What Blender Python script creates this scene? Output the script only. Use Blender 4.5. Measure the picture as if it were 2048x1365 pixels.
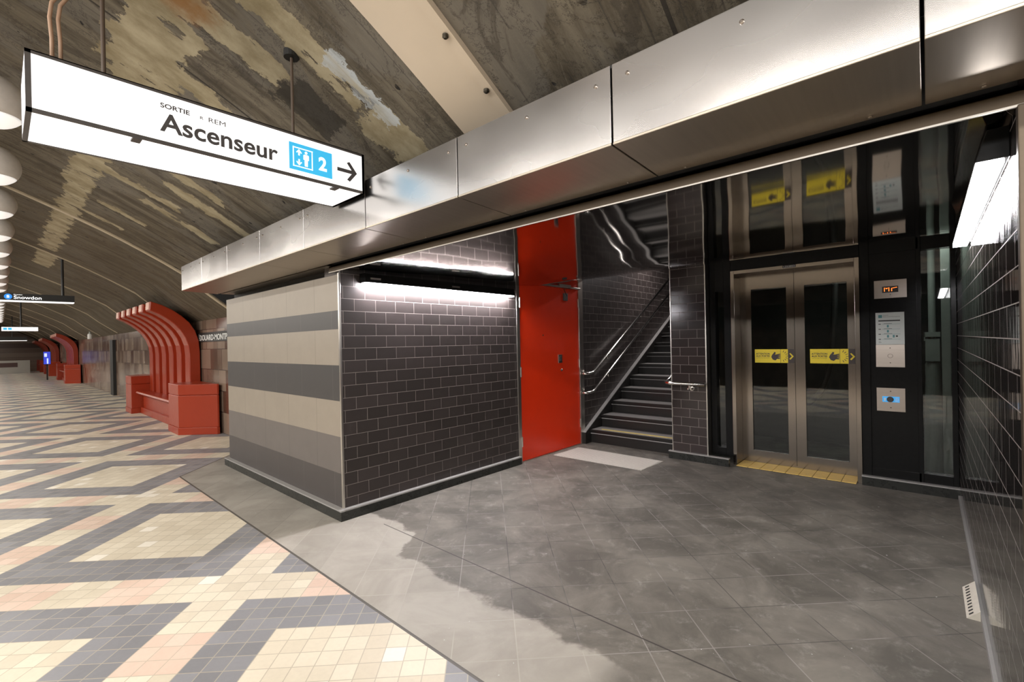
import bpy, bmesh, math, random
from mathutils import Vector, Matrix
random.seed(7)
for o in list(bpy.data.objects): bpy.data.objects.remove(o)
S = bpy.context.scene
C = bpy.context.collection
PI = math.pi

# ------------------------------------------------------------------ camera
FPX, YAW, PIT, ROL, CX, CY = 924.65, 0.73146, -0.00282, -0.02043, 1025.65, 688.05
F = Vector((-math.sin(YAW)*math.cos(PIT), math.cos(YAW)*math.cos(PIT), math.sin(PIT)))
R0 = Vector((math.cos(YAW), math.sin(YAW), 0)); U0 = R0.cross(F)
R1 = math.cos(ROL)*R0 + math.sin(ROL)*U0; U1 = -math.sin(ROL)*R0 + math.cos(ROL)*U0
cam = bpy.data.cameras.new('camera'); camo = bpy.data.objects.new('camera', cam); C.objects.link(camo)
M = Matrix((R1, U1, -F)).transposed().to_4x4(); M.translation = Vector((0, 0, 1.45)); camo.matrix_world = M
cam.sensor_width = 36; cam.lens = FPX*36/2048; cam.shift_x = (1024-CX)/2048; cam.shift_y = (CY-682.5)/2048
cam.clip_start = .02; cam.clip_end = 200
S.camera = camo
# ------------------------------------------------------------------ exposure, world
S.view_settings.view_transform = 'Standard'; S.view_settings.look = 'None'
S.view_settings.gamma = 1; S.view_settings.exposure = 0.0; S.view_settings.use_curve_mapping = False
w = bpy.data.worlds.new('world'); S.world = w; w.use_nodes = True
w.node_tree.nodes['Background'].inputs[0].default_value = (1, .93, .85, 1)
w.node_tree.nodes['Background'].inputs[1].default_value = 0.02
# ------------------------------------------------------------------ large fill lights, added out of view over platform and tracks
def area(name, loc, sx, sy, power, color=(1, .95, .88), rot=(0, 0, 0)):
    l = bpy.data.lights.new(name, 'AREA'); l.shape = 'RECTANGLE'; l.size = sx; l.size_y = sy
    l.energy = power; l.color = color
    o = bpy.data.objects.new(name, l); C.objects.link(o); o.location = loc; o.rotation_euler = rot
    return o
WARM = (1, .94, .86)
for x0, ln, pw in ((3.0, 9, 370), (-6.5, 9, 230), (-17, 11, 200), (-29, 12, 220), (-42, 13, 230)):
    area('platform_fill', (x0, -1.6, 3.2), ln, .25, pw, WARM)
area('platform_fill', (-1.0, -4.6, 3.0), 14, .6, 420, (1, .97, .94), (math.radians(62), 0, 0))
area('platform_fill', (-20.0, -4.6, 3.0), 22, .6, 380, WARM, (math.radians(62), 0, 0))

# ------------------------------------------------------------------ material helpers
class N:
    def __init__(s, nt, sock): s.nt = nt; s.k = sock
    def _m(s, op, *a, clamp=False): return mth(s.nt, op, s, *a, clamp=clamp)
    def __add__(s, o): return s._m('ADD', o)
    def __radd__(s, o): return s._m('ADD', o)
    def __sub__(s, o): return s._m('SUBTRACT', o)
    def __rsub__(s, o): return mth(s.nt, 'SUBTRACT', o, s)
    def __mul__(s, o): return s._m('MULTIPLY', o)
    def __rmul__(s, o): return s._m('MULTIPLY', o)
    def __truediv__(s, o): return s._m('DIVIDE', o)
    def gt(s, o): return s._m('GREATER_THAN', o)
    def lt(s, o): return s._m('LESS_THAN', o)
    def mod(s, o): return s._m('FLOORED_MODULO', o)
    def fl(s): return s._m('FLOOR')
    def fr(s): return s._m('FRACT')
    def ab(s): return s._m('ABSOLUTE')
    def mx(s, o): return s._m('MAXIMUM', o)
    def mn(s, o): return s._m('MINIMUM', o)
    def pw(s, o): return s._m('POWER', o)
    def sat(s): return s._m('ADD', 0.0, clamp=True)
def mth(nt, op, *a, clamp=False):
    n = nt.nodes.new('ShaderNodeMath'); n.operation = op; n.use_clamp = clamp
    for i, v in enumerate(a):
        if isinstance(v, N): nt.links.new(v.k, n.inputs[i])
        else: n.inputs[i].default_value = v
    return N(nt, n.outputs[0])
def smooth(v, a, b):
    n = v.nt.nodes.new('ShaderNodeMapRange'); n.interpolation_type = 'SMOOTHSTEP'
    v.nt.links.new(v.k, n.inputs[0]); n.inputs[1].default_value = a; n.inputs[2].default_value = b
    return N(v.nt, n.outputs[0])
def pos(nt):
    g = nt.nodes.new('ShaderNodeNewGeometry'); sp = nt.nodes.new('ShaderNodeSeparateXYZ')
    nt.links.new(g.outputs['Position'], sp.inputs[0])
    return [N(nt, sp.outputs[i]) for i in range(3)]
def vec(nt, x, y, z=0.0):
    n = nt.nodes.new('ShaderNodeCombineXYZ')
    for i, v in enumerate((x, y, z)):
        if isinstance(v, N): nt.links.new(v.k, n.inputs[i])
        else: n.inputs[i].default_value = v
    return n.outputs[0]
def noise(nt, v, scale, detail=4, rough=.55, dist=0.0):
    n = nt.nodes.new('ShaderNodeTexNoise'); nt.links.new(v, n.inputs['Vector'])
    n.inputs['Scale'].default_value = scale; n.inputs['Detail'].default_value = detail
    n.inputs['Roughness'].default_value = rough; n.inputs['Distortion'].default_value = dist
    return N(nt, n.outputs[0])
def wnoise(nt, v):
    n = nt.nodes.new('ShaderNodeTexWhiteNoise'); n.noise_dimensions = '2D'; nt.links.new(v, n.inputs['Vector'])
    return N(nt, n.outputs[0])
def mix(nt, f, a, b):
    n = nt.nodes.new('ShaderNodeMix'); n.data_type = 'RGBA'
    if isinstance(f, N): nt.links.new(f.k, n.inputs[0])
    else: n.inputs[0].default_value = f
    for i, v in ((6, a), (7, b)):
        if isinstance(v, tuple): n.inputs[i].default_value = (*v, 1)
        else: nt.links.new(v, n.inputs[i])
    return n.outputs[2]
def mulc(nt, c, f):
    n = nt.nodes.new('ShaderNodeVectorMath'); n.operation = 'SCALE'
    nt.links.new(c, n.inputs[0]); nt.links.new(f.k, n.inputs[3]); return n.outputs[0]
def bump(nt, b, h, strength, dist):
    n = nt.nodes.new('ShaderNodeBump'); n.inputs['Strength'].default_value = strength; n.inputs['Distance'].default_value = dist
    nt.links.new(h.k, n.inputs['Height']); nt.links.new(n.outputs[0], b.inputs['Normal'])
def seti(nt, b, name, v):
    if isinstance(v, N): nt.links.new(v.k, b.inputs[name])
    elif isinstance(v, bpy.types.NodeSocket): nt.links.new(v, b.inputs[name])
    else: b.inputs[name].default_value = v
MATS = {}
def mat(name):
    m = bpy.data.materials.new(name); m.use_nodes = True; nt = m.node_tree
    MATS[name] = m
    return m, nt, nt.nodes['Principled BSDF']
def plain(name, col, rough=.5, metal=0.0, var=.12, scale=30, bmp=0.0, spec=None, coat=0.0):
    m, nt, b = mat(name)
    x, y, z = pos(nt); n = noise(nt, vec(nt, x, y, z), scale, 3)
    c = mix(nt, n, tuple(v*(1-var) for v in col), tuple(min(1, v*(1+var)) for v in col))
    seti(nt, b, 'Base Color', c); b.inputs['Metallic'].default_value = metal
    seti(nt, b, 'Roughness', (n*.12+(rough-.06)).sat())
    if spec is not None: b.inputs['Specular IOR Level'].default_value = spec
    if coat: b.inputs['Coat Weight'].default_value = coat
    if bmp: bump(nt, b, n, bmp, .005)
    return m
def emit(name, col, strength):
    m, nt, b = mat(name); b.inputs['Base Color'].default_value = (*col, 1)
    b.inputs['Emission Color'].default_value = (*col, 1); b.inputs['Emission Strength'].default_value = strength
    return m
# ---- floor
m, nt, b = mat('floor_tiles')
x, y, z = pos(nt)
u = (x+y)*(2**-.5); v = (y-x)*(2**-.5)
a_ = (u*-1.0-1.117)/.1; b_ = (v-2.44)/.1
am = a_.mod(18.0); bm_ = b_.mod(18.0)
def rng(q, lo, hi): return q.gt(lo-.0001)*q.lt(hi-.0001)
sa = rng(am, 3, 6); sb = rng(bm_, 3, 6); strip = sa.mx(sb)
inner = am.gt(9)*bm_.gt(9)
dark = (1.0-strip)*(1.0-inner)
pk = (sa*(1.0-sb)*(rng(bm_, 9, 12)+rng(bm_, 15, 18))+sb*(1.0-sa)*(rng(am, 9, 12)+rng(am, 15, 18))).sat()
cell = wnoise(nt, vec(nt, a_.fl(), b_.fl()))
big = noise(nt, vec(nt, x, y), 1.3, 5)
fine = noise(nt, vec(nt, x, y), 45, 3)
cream = mix(nt, cell, (.60, .535, .42), (.71, .645, .52))
cream = mix(nt, cell.gt(.96), cream, (.80, .75, .65))
pink = mix(nt, cell, (.62, .465, .375), (.70, .55, .455))
dk = mix(nt, cell, (.205, .205, .215), (.265, .265, .28))
c = mix(nt, pk, cream, pink); c = mix(nt, dark, c, dk)
ga = ((a_.fr()-.5).ab()).mx((b_.fr()-.5).ab()).gt(.476)
c = mix(nt, ga*.8, c, (.42, .37, .29))
c = mulc(nt, c, big*.35+fine*.12+.76)
# slate
sx = (u-.107)/.306; sy = (v-2.107)/.305
wob = (noise(nt, vec(nt, x, y), 3.0, 3)-.5)
gs = ((sx.fr()-.5).ab()).mx((sy.fr()-.5).ab())
gline = gs.gt(.491)
scell = wnoise(nt, vec(nt, sx.fl(), sy.fl()))
patch = noise(nt, vec(nt, x, y), 2.2, 7, .65, .6)
scuff = noise(nt, vec(nt, x, y), 8, 8, .75, .35)
base = mix(nt, smooth(patch, .32, .68), (.100, .091, .078), (.195, .178, .152))
base = mix(nt, smooth(scuff, .52, .75)*.6, base, (.34, .325, .295))
edge = (noise(nt, vec(nt, x, y), 3.5, 5, .6, .3)-.5)*.28
lim = smooth(x*-1.0, 2.7, 3.0)*.33+1.81
dust = smooth(lim-y+edge, -.02, .02)*smooth(x*-1.0, .95, 1.15)
dust2 = smooth(x*-1.0, 3.6, 3.9)
light_ = mix(nt, smooth(patch, .3, .7), (.30, .275, .24), (.40, .375, .33))
mid_ = mix(nt, smooth(patch, .3, .7), (.21, .195, .17), (.29, .27, .24))
base = mix(nt, dust2, base, mid_)
base = mix(nt, dust*(1.0-dust2*.55), base, light_)
glc = mix(nt, smooth(noise(nt, vec(nt, x, y), 1.7, 3), .42, .58), (.045, .042, .04), (.30, .28, .26))
glc = mix(nt, dust*(1.0-dust2)*.8, glc, (.46, .43, .38))
base = mix(nt, gline*(.75-dust2*.4), base, glc)
specks = noise(nt, vec(nt, x, y), 38, 1, .5)
base = mix(nt, specks.gt(.80), base, (.5, .5, .48))
base = mulc(nt, base, scell*.16+.92)
slate = y.gt(1.36)*u.gt(-3.53)
c = mix(nt, slate, c, base)
c = mix(nt, slate*(y-2.067).ab().lt(.0045)*x.gt(-3.3)*.85, c, (.035, .03, .028))
bl = ((y-1.36).ab().lt(.008)*u.gt(-3.53)).mx((u+3.53).ab().lt(.008)*y.gt(1.36))
c = mix(nt, bl, c, (.10, .09, .08))
seti(nt, b, 'Base Color', c)
seti(nt, b, 'Roughness', (slate*.10+.40+big*.12).sat())
b.inputs['Specular IOR Level'].default_value = .4
bump(nt, b, (1.0-ga)*(1.0-slate)*.6+(1.0-gline)*slate*.4+scuff*.25, .25, .004)
# ---- glazed black brick (u axis 'x' or 'y')
def brick(name, axis, u0, z0, rough=.1, col=((.014, .011, .010), (.024, .019, .018)), grout=(.21, .185, .17), spec=.5, wav=.0, bw=.206, rh=.105, gl=.018, ior=1.5):
    m, nt, b = mat(name); x, y, z = pos(nt)
    uu = (x if axis == 'x' else y)-u0; row = ((z-z0)/rh)
    rf = row.fl(); uo = uu/bw+rf.mod(2.0)*.5
    e1 = (uo.fr()-.5).ab()*bw/rh; e2 = (row.fr()-.5).ab()
    g = (e1+.5-.5*bw/rh).mx(e2).gt(.5-gl)
    cell = wnoise(nt, vec(nt, uo.fl(), rf))
    n = noise(nt, vec(nt, uu, z), 12, 3)
    c = mix(nt, cell, col[0], col[1]); c = mix(nt, g, c, grout)
    seti(nt, b, 'Base Color', c); seti(nt, b, 'Roughness', (g*.5+rough+n*.05).sat())
    b.inputs['Specular IOR Level'].default_value = spec; b.inputs['IOR'].default_value = ior
    h = (1.0-g)*.5
    if wav: h = h+noise(nt, vec(nt, uu*1.0, z*.35), 9, 2)*wav
    h = h+cell*.12
    bump(nt, b, h, .35, .003)
    return m
brick('brick_left', 'y', 2.046, 1.955-.105*20, .38, col=((.030, .024, .022), (.043, .034, .032)))
brick('brick_right', 'y', 2.0, 1.43-.105*20, .04, wav=1.0, spec=1.0, ior=1.9)
brick('brick_front', 'x', .2, .09, .12)
brick('brick_pillar', 'x', -2.33, .09, .12, col=((.024, .018, .017), (.036, .027, .026)))
# brown wall tiles of the platform
m, nt, b = mat('brown_wall_tiles'); x, y, z = pos(nt)
row = z/.36; rf = row.fl(); uo = x/.62+wnoise(nt, vec(nt, rf, 3.0))
sub = wnoise(nt, vec(nt, uo.fl(), rf)); half = uo.fr().gt(.62)
cell = wnoise(nt, vec(nt, uo.fl()+half*.37, rf))
n = noise(nt, vec(nt, x, z), 1.4, 4)
c = mix(nt, cell, (.085, .04, .026), (.27, .20, .15)); c = mulc(nt, c, n*.5+.7)
g = ((row.fr()-.5).ab().gt(.485)).mx((uo.fr()-.5).ab().gt(.49))
c = mix(nt, g, c, (.05, .035, .03)); seti(nt, b, 'Base Color', c); seti(nt, b, 'Roughness', (n*.2+.12).sat())
# striped panels
def ceram(name, col, j0, grout=None):
    m, nt, b = mat(name); x, y, z = pos(nt)
    j = (x-j0)/.602; n = noise(nt, vec(nt, x, z), 5, 6, .6); n2 = noise(nt, vec(nt, x, z), 240, 2)
    c = mix(nt, n, tuple(v*.88 for v in col), tuple(v*1.1 for v in col)); c = mulc(nt, c, n2*.2+.9)
    g = (j.fr()-.5).ab().gt(.4965); c = mix(nt, g, c, grout or tuple(v*.45 for v in col))
    seti(nt, b, 'Base Color', c); b.inputs['Roughness'].default_value = .42
    bump(nt, b, (1.0-g), .2, .002); return m
ceram('cream_tile', (.27, .232, .185), -5.912)
ceram('charcoal_tile', (.045, .041, .040), -5.60, (.09, .08, .075))
ceram('taupe_tile', (.128, .112, .102), -5.912)
ceram('grey_tile', (.060, .052, .050), -5.60, (.10, .09, .085))
# concrete vault
m, nt, b = mat('vault_concrete'); x, y, z = pos(nt)
wx = (noise(nt, vec(nt, x, y*.9), 3.2, 9, .74)-.5); wy = (noise(nt, vec(nt, y*1.1+7.3, x), 3.6, 9, .74)-.5)
X = x+wx*.40; Y = y+wy*.40
st = noise(nt, vec(nt, x*7.0, y*1.2), 1.2, 7, .68); bg = noise(nt, vec(nt, x*1.6, y), 1.1, 6, .6, .5)
bl2 = noise(nt, vec(nt, x*1.8+4.0, y*.9), 1.9, 9, .7, .7)
c = mix(nt, smooth(st, .3, .7), (.062, .050, .034), (.200, .172, .128))
c = mix(nt, smooth(bg, .50, .56)*.55, c, (.185, .168, .142))
c = mix(nt, smooth(bl2, .56, .60)*.6, c, (.062, .052, .040))
c = mix(nt, smooth(bl2*-1.0, -.40, -.37)*.5, c, (.235, .205, .150))
c = mix(nt, smooth(x*-1.0, 4.5, 9.0)*.5, c, (.085, .060, .028))
dk1 = ((X+2.75).ab()-.16).mx((Y-1.28).ab()-.16).lt(0.0); c = mix(nt, dk1*.7, c, (.03, .027, .022))
board = (x/.13).fr(); c = mix(nt, (board-.5).ab().gt(.475)*noise(nt, vec(nt, x*2, y*2), 1.1, 2).gt(.5)*.5, c, (.05, .045, .04))
crk = noise(nt, vec(nt, x, y), 2.6, 8, .75, .4); c = mix(nt, (crk-.5).ab().lt(.005)*.7, c, (.04, .035, .03))
holes = noise(nt, vec(nt, x, y), 13, 0, 0).gt(.80)*smooth(bg, .45, .5); c = mix(nt, holes, c, (.022, .02, .018))
far = None
for jx in (-3.3, -7.0, -10.0, -13.6, -.7):
    q = (x+(-jx)).ab().lt(.009); far = q if far is None else far.mx(q)
c = mix(nt, far*.85, c, (.03, .026, .022))
PATCH = [(-6.6, .60, 4.6, .10), (-2.72, .84, .10, .26), (-3.35, .62, .42, .17), (-3.45, .95, .09, .24), (-2.36, 1.0, .10, .42), (-2.36, 1.65, .14, .20),
         (-4.4, .85, .09, .30), (-4.9, 1.0, .07, .46), (-5.25, 1.45, .10, .40), (-5.75, .9, .08, .36), (-6.05, 1.35, .08, .34), (-4.1, 1.15, .10, .2),
         (-12.4, .62, .9, .12), (-3.9, 1.35, .08, .2), (-6.9, 1.0, .06, .2), (-7.6, .85, .05, .25)]
mask = None
for cx, cy, hx, hy in PATCH:
    d = ((X-cx).ab()-hx).mx((Y-cy).ab()-hy); q = d.lt(0.0); mask = q if mask is None else mask.mx(q)
gap = noise(nt, vec(nt, x*3.2, y*1.1), 2.2, 8, .7).gt(.61)
mask = mask*(1.0-gap)
pc = mix(nt, smooth(noise(nt, vec(nt, x*1.5, y), 3, 8, .65), .3, .7), (.24, .195, .11), (.46, .40, .27))
c = mix(nt, mask*.94, c, pc)
rust = noise(nt, vec(nt, x, y), 3.0, 5); c = mix(nt, smooth((((X+2.72)*(X+2.72)+(Y-.58)*(Y-.58))*-1.0), -.06, -.005)*smooth(rust, .35, .6)*.85, c, (.25, .105, .02))
wht = ((X+2.30).ab()-.07).mx((Y-1.36).ab()-.20).lt(0.0); c = mix(nt, wht*smooth(st, .25, .6)*.9, c, (.52, .56, .58))
seti(nt, b, 'Base Color', c); b.inputs['Roughness'].default_value = .8; b.inputs['Specular IOR Level'].default_value = .25
bump(nt, b, st*.4+crk*.5+mask*.5-holes*1.0, .5, .02)
# metals
def brushed(name, col, rough, axis='z', spread=.12, scl=1.0, mottled=0.0):
    m, nt, b = mat(name); x, y, z = pos(nt)
    st = noise(nt, vec(nt, x*(60 if axis != 'x' else .8), y*(60 if axis != 'y' else .8), z*(60 if axis != 'z' else .8)), scl, 3)
    mo = noise(nt, vec(nt, x, y, z), 2.3, 4)
    c = mix(nt, st, tuple(v*(1-spread) for v in col), tuple(min(1, v*(1+spread)) for v in col))
    seti(nt, b, 'Base Color', c); b.inputs['Metallic'].default_value = 1.0
    seti(nt, b, 'Roughness', (st*.02+mo*mottled+rough-.01-mottled*.5).sat())
    return m
m, nt, b = mat('fascia_steel'); x, y, z = pos(nt)
mo = noise(nt, vec(nt, x*.9, y, z*1.6), 1.7, 2, .4)
seti(nt, b, 'Base Color', mix(nt, smooth(mo, .3, .7), (.47, .455, .45), (.60, .585, .58))); b.inputs['Metallic'].default_value = 1.0
seti(nt, b, 'Roughness', mo*.16+.18)
brushed('soffit_steel', (.52, .46, .38), .36, 'y', .10, 1.0, .1)
brushed('brown_metal', (.13, .105, .08), .5, 'x', .08)
brushed('lift_steel', (.29, .255, .22), .17, 'z', .05)
brushed('plate_steel', (.44, .39, .35), .28, 'x', .08)
brushed('rail_steel', (.75, .72, .69), .18, 'x', .04)
brushed('trim_steel', (.62, .59, .54), .28, 'z', .08)
m, nt, b = mat('mirror_ceiling'); x, y, z = pos(nt)
b.inputs['Metallic'].default_value = 1.0; b.inputs['Base Color'].default_value = (.40, .385, .35, 1); b.inputs['Roughness'].default_value = .045

plain('black_steel', (.010, .010, .010), .2, var=.2, spec=.12)
plain('black_matte', (.015, .015, .014), .55, var=.3)
plain('black_stone', (.016, .017, .015), .28, var=.5, scale=14)
plain('stone_edge', (.30, .29, .28), .4)
plain('red_door_paint', (.80, .036, .004), .33, var=.06, scale=6)
plain('bench_orange', (.33, .034, .009), .32, var=.07, scale=9)
plain('bench_edge', (.75, .42, .32), .4)
plain('cream_sheet', (.62, .52, .40), .42, var=.10, scale=2.5)
plain('strip_cream', (.50, .42, .29), .5)
plain('sign_frame', (.085, .078, .075), .45)
plain('pipe_copper', (.42, .27, .18), .5)
plain('rod_brown', (.10, .07, .05), .5)
plain('bolt_dark', (.12, .11, .09), .4, 1.0)
plain('yellow_tile', (.78, .53, .15), .5, var=.15, scale=20)
plain('yellow_line', (.75, .60, .16), .5)
plain('mat_grey', (.50, .475, .43), .6)
plain('tread_grey', (.22, .21, .20), .55, var=.25, scale=60)
plain('riser_black', (.014, .013, .012), .35)
plain('dark_paint', (.03, .03, .03), .6)
plain('shaft_dark', (.022, .025, .022), .7)
plain('shaft_grey', (.30, .33, .30), .5)
plain('paper', (.62, .66, .64), .6, var=.03)
plain('ink', (.05, .05, .05), .6)
plain('text_dark', (.075, .07, .072), .6)
plain('teal_ink', (.10, .28, .30), .6)
plain('sticker_yellow', (.80, .62, .02), .5, var=.05)
plain('sticker_black', (.035, .022, .02), .5)
plain('white_paint', (.8, .8, .78), .5)
plain('globe_shade', (.60, .56, .52), .5)
plain('vent_beige', (.62, .58, .50), .5)
plain('track_dark', (.05, .045, .04), .8)
plain('grey_counter', (.42, .40, .36), .6)
plain('brown_strip', (.08, .04, .035), .5)
emit('sign_white', (1, 1, .99), 1.0); emit('sign_end', (.95, .95, 1), 1.0)
emit('sign_blue', (.035, .36, .62), .95)
emit('sign_icon', (1, 1, 1), 1.1)
emit('globe_glow', (1, .98, .95), .55)
emit('tube_glow', (1, .96, 1.0), 120.0); emit('tube_glow_right', (1, .98, 1.0), 60.0)
emit('led_orange', (1, .20, .03), 3.0)
emit('screen_blue', (.05, .08, .75), .6); emit('screen_white', (.6, .7, 1), .9)
emit('roundel_blue', (.02, .22, .70), .8)
emit('button_blue', (.05, .35, .75), .6)
m, nt, b = mat('glass'); b.inputs['Transmission Weight'].default_value = 1; b.inputs['Roughness'].default_value = 0.02
b.inputs['IOR'].default_value = 1.5; b.inputs['Base Color'].default_value = (.72, .75, .73, 1)

# ------------------------------------------------------------------ mesh helpers
class MB:
    def __init__(s): s.v = []; s.f = []; s.mi = []; s.cur = 0
    def m(s, i): s.cur = i; return s
    def face(s, idx): s.f.append(tuple(idx)); s.mi.append(s.cur)
    def add(s, vs, fs):
        n = len(s.v); s.v += [tuple(q) for q in vs]
        for f in fs: s.face([n+i for i in f])
        return s
    def box(s, x0, x1, y0, y1, z0, z1):
        x0, x1 = sorted((x0, x1)); y0, y1 = sorted((y0, y1)); z0, z1 = sorted((z0, z1))
        return s.add([(x0, y0, z0), (x1, y0, z0), (x1, y1, z0), (x0, y1, z0), (x0, y0, z1), (x1, y0, z1), (x1, y1, z1), (x0, y1, z1)],
                     [(0, 3, 2, 1), (4, 5, 6, 7), (0, 1, 5, 4), (1, 2, 6, 5), (2, 3, 7, 6), (3, 0, 4, 7)])
    def prism(s, poly, lo, hi, axis='z'):   # polygon in the two other axes
        def P(p, h): return (p[0], p[1], h) if axis == 'z' else ((h, p[0], p[1]) if axis == 'x' else (p[0], h, p[1]))
        n = len(poly)
        return s.add([P(p, lo) for p in poly]+[P(p, hi) for p in poly],
                     [tuple(range(n))[::-1], tuple(range(n, 2*n))]+[(i, (i+1) % n, n+(i+1) % n, n+i) for i in range(n)])
    def tube(s, pts, r, seg=10, cap=True):
        pts = [Vector(p) for p in pts]; n0 = len(s.v); rings = []
        prev = None
        for i, p in enumerate(pts):
            t = ((pts[min(i+1, len(pts)-1)]-p).normalized()+(p-pts[max(i-1, 0)]).normalized()).normalized() if 0 < i < len(pts)-1 else (pts[1]-pts[0] if i == 0 else pts[-1]-pts[-2]).normalized()
            if prev is None:
                up = Vector((0, 0, 1)) if abs(t.z) < .9 else Vector((1, 0, 0)); a = t.cross(up).normalized()
            else: a = (prev-t*prev.dot(t)).normalized()
            prev = a; bq = t.cross(a)
            rings.append([len(s.v)+k for k in range(seg)])
            s.v += [tuple(p+r*(math.cos(2*PI*k/seg)*a+math.sin(2*PI*k/seg)*bq)) for k in range(seg)]
        for A, B in zip(rings, rings[1:]):
            for k in range(seg): s.face([A[k], A[(k+1) % seg], B[(k+1) % seg], B[k]])
        if cap: s.face(rings[0][::-1]); s.face(rings[-1])
        return s
    def lathe(s, prof, c, seg=24, axis='z'):
        rings = []
        for r, h in prof:
            ring = []
            for k in range(seg):
                a = 2*PI*k/seg; q = (r*math.cos(a), r*math.sin(a))
                s.v.append((c[0]+q[0], c[1]+q[1], c[2]+h) if axis == 'z' else ((c[0]+h, c[1]+q[0], c[2]+q[1]) if axis == 'x' else (c[0]+q[0], c[1]+h, c[2]+q[1])))
                ring.append(len(s.v)-1)
            rings.append(ring)
        for A, B in zip(rings, rings[1:]):
            for k in range(seg): s.face([A[k], A[(k+1) % seg], B[(k+1) % seg], B[k]])
        s.face(rings[0][::-1]); s.face(rings[-1]); return s
    def plate(s, poly, o, ex, ey, ez, th):  # polygon drawn in a plane, thickened along ez
        o = Vector(o); ex = Vector(ex); ey = Vector(ey); ez = Vector(ez); n = len(poly)
        A = [tuple(o+ex*p[0]+ey*p[1]) for p in poly]; B = [tuple(o+ex*p[0]+ey*p[1]+ez*th) for p in poly]
        return s.add(A+B, [tuple(range(n))[::-1], tuple(range(n, 2*n))]+[(i, (i+1) % n, n+(i+1) % n, n+i) for i in range(n)])
    def text(s, body, size, o, ex, ey, ez, th=.001, width=None, height=None, bold=0.0, align='LEFT', space=1.0):
        cu = bpy.data.curves.new('t', 'FONT'); cu.body = body; cu.size = 1; cu.extrude = .5; cu.offset = bold; cu.align_x = align; cu.space_character = space
        cu.resolution_u = 4
        ob = bpy.data.objects.new('t', cu); C.objects.link(ob)
        dg = bpy.context.evaluated_depsgraph_get(); me = bpy.data.meshes.new_from_object(ob.evaluated_get(dg))
        bpy.data.objects.remove(ob); bpy.data.curves.remove(cu)
        xs = [q.co.x for q in me.vertices]; ys = [q.co.y for q in me.vertices]
        if xs:
            kx = size; ky = size
            if width: kx = width/(max(xs)-min(xs))
            if height: ky = height/(max(ys)-min(ys))
            if width and not height: ky = kx
            ox = min(xs) if width else 0; oy = min(ys) if height else 0
            o = Vector(o); ex = Vector(ex); ey = Vector(ey); ez = Vector(ez)
            s.add([tuple(o+ex*(q.co.x-ox)*kx+ey*(q.co.y-oy)*ky+ez*(q.co.z+.5)*th) for q in me.vertices], [tuple(p.vertices) for p in me.polygons])
        bpy.data.meshes.remove(me); return s
LOC = {}
def thing(name, label, cat, loc=(0, 0, 0), group=None):
    o = bpy.data.objects.new(name, None); C.objects.link(o); o.location = loc; o.empty_display_size = .1
    o['label'] = label; o['category'] = cat
    if group: o['group'] = group
    LOC[o.name] = Vector(loc); return o
def obj(name, mb, mats, parent=None, label=None, bevel=0.0, smooth_=False, centre=False):
    me = bpy.data.meshes.new(name)
    L = LOC[parent.name] if parent else Vector((0, 0, 0))
    if centre and not parent:
        n = len(mb.v); L = Vector((sum(q[0] for q in mb.v)/n, sum(q[1] for q in mb.v)/n, min(q[2] for q in mb.v)))
    me.from_pydata([tuple(Vector(q)-L) for q in mb.v], [], mb.f); me.update()
    bm = bmesh.new(); bm.from_mesh(me); bmesh.ops.recalc_face_normals(bm, faces=bm.faces); bm.to_mesh(me); bm.free()
    for k in ([mats] if isinstance(mats, str) else mats): me.materials.append(MATS[k])
    for p, i in zip(me.polygons, mb.mi): p.material_index = i
    if smooth_:
        for p in me.polygons: p.use_smooth = True
    o = bpy.data.objects.new(name, me); C.objects.link(o)
    if parent: o.parent = parent; LOC[o.name] = L
    else:
        o.location = L if centre else (0, 0, 0); LOC[o.name] = L
    if label: o['label'] = label
    if bevel:
        md = o.modifiers.new('bevel', 'BEVEL'); md.width = bevel; md.segments = 2; md.limit_method = 'ANGLE'
    return o
def tag(o, label, cat, group=None):
    o['label'] = label; o['category'] = cat
    if group: o['group'] = group
    return o
def struct(name, mb, mats, label=None, **k):
    o = obj(name, mb, mats, **k); o['kind'] = 'structure'
    if label: o['label'] = label
    return o
def dup(o, dx=0.0, dy=0.0, label=None, parent=None):
    c = o.copy(); C.objects.link(c)
    if parent: c.parent = parent
    else:
        c.location = o.location+Vector((dx, dy, 0)); LOC[c.name] = LOC.get(o.name, Vector())+Vector((dx, dy, 0))
        if label: c['label'] = label
    for ch in list(o.children): dup(ch, parent=c)
    return c
def arc(c, r, a0, a1, n, plane, k):   # arc points; plane gives the two axes, k the third value
    out = []
    for i in range(n+1):
        a = math.radians(a0+(a1-a0)*i/n); p, q = c[0]+r*math.cos(a), c[1]+r*math.sin(a)
        out.append({'yz': (k, p, q), 'xz': (p, k, q), 'xy': (p, q, k)}[plane])
    return out

XA, YA, YE, XR = -3.653, 1.91, 5.625, .194
XFAR = -52.0
# ------------------------------------------------------------------ floor
struct('floor', MB().box(XFAR, 7, -3.4, 9, -.15, 0), 'floor_tiles', 'tiled station floor with cream, pink and grey diamonds beside dark slate')
struct('floor.001', MB().box(XFAR, 7, -11, -3.4, -1.4, -1.25), 'track_dark', 'dark track bed below the platform edge')
struct('wall_back', MB().box(XFAR-.3, XFAR, -11, 3, -.2, 5), 'brown_wall_tiles', 'brown tiled end wall far down the platform')
struct('wall_opposite', MB().box(XFAR, 7, -11.3, -11, -1.4, 3.2), 'brown_wall_tiles', 'brown tiled wall across the tracks')
struct('wall_behind', MB().box(7, 7.3, -11, 3, -1.4, 5.2), 'brown_wall_tiles', 'tiled end wall behind the viewpoint')
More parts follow.
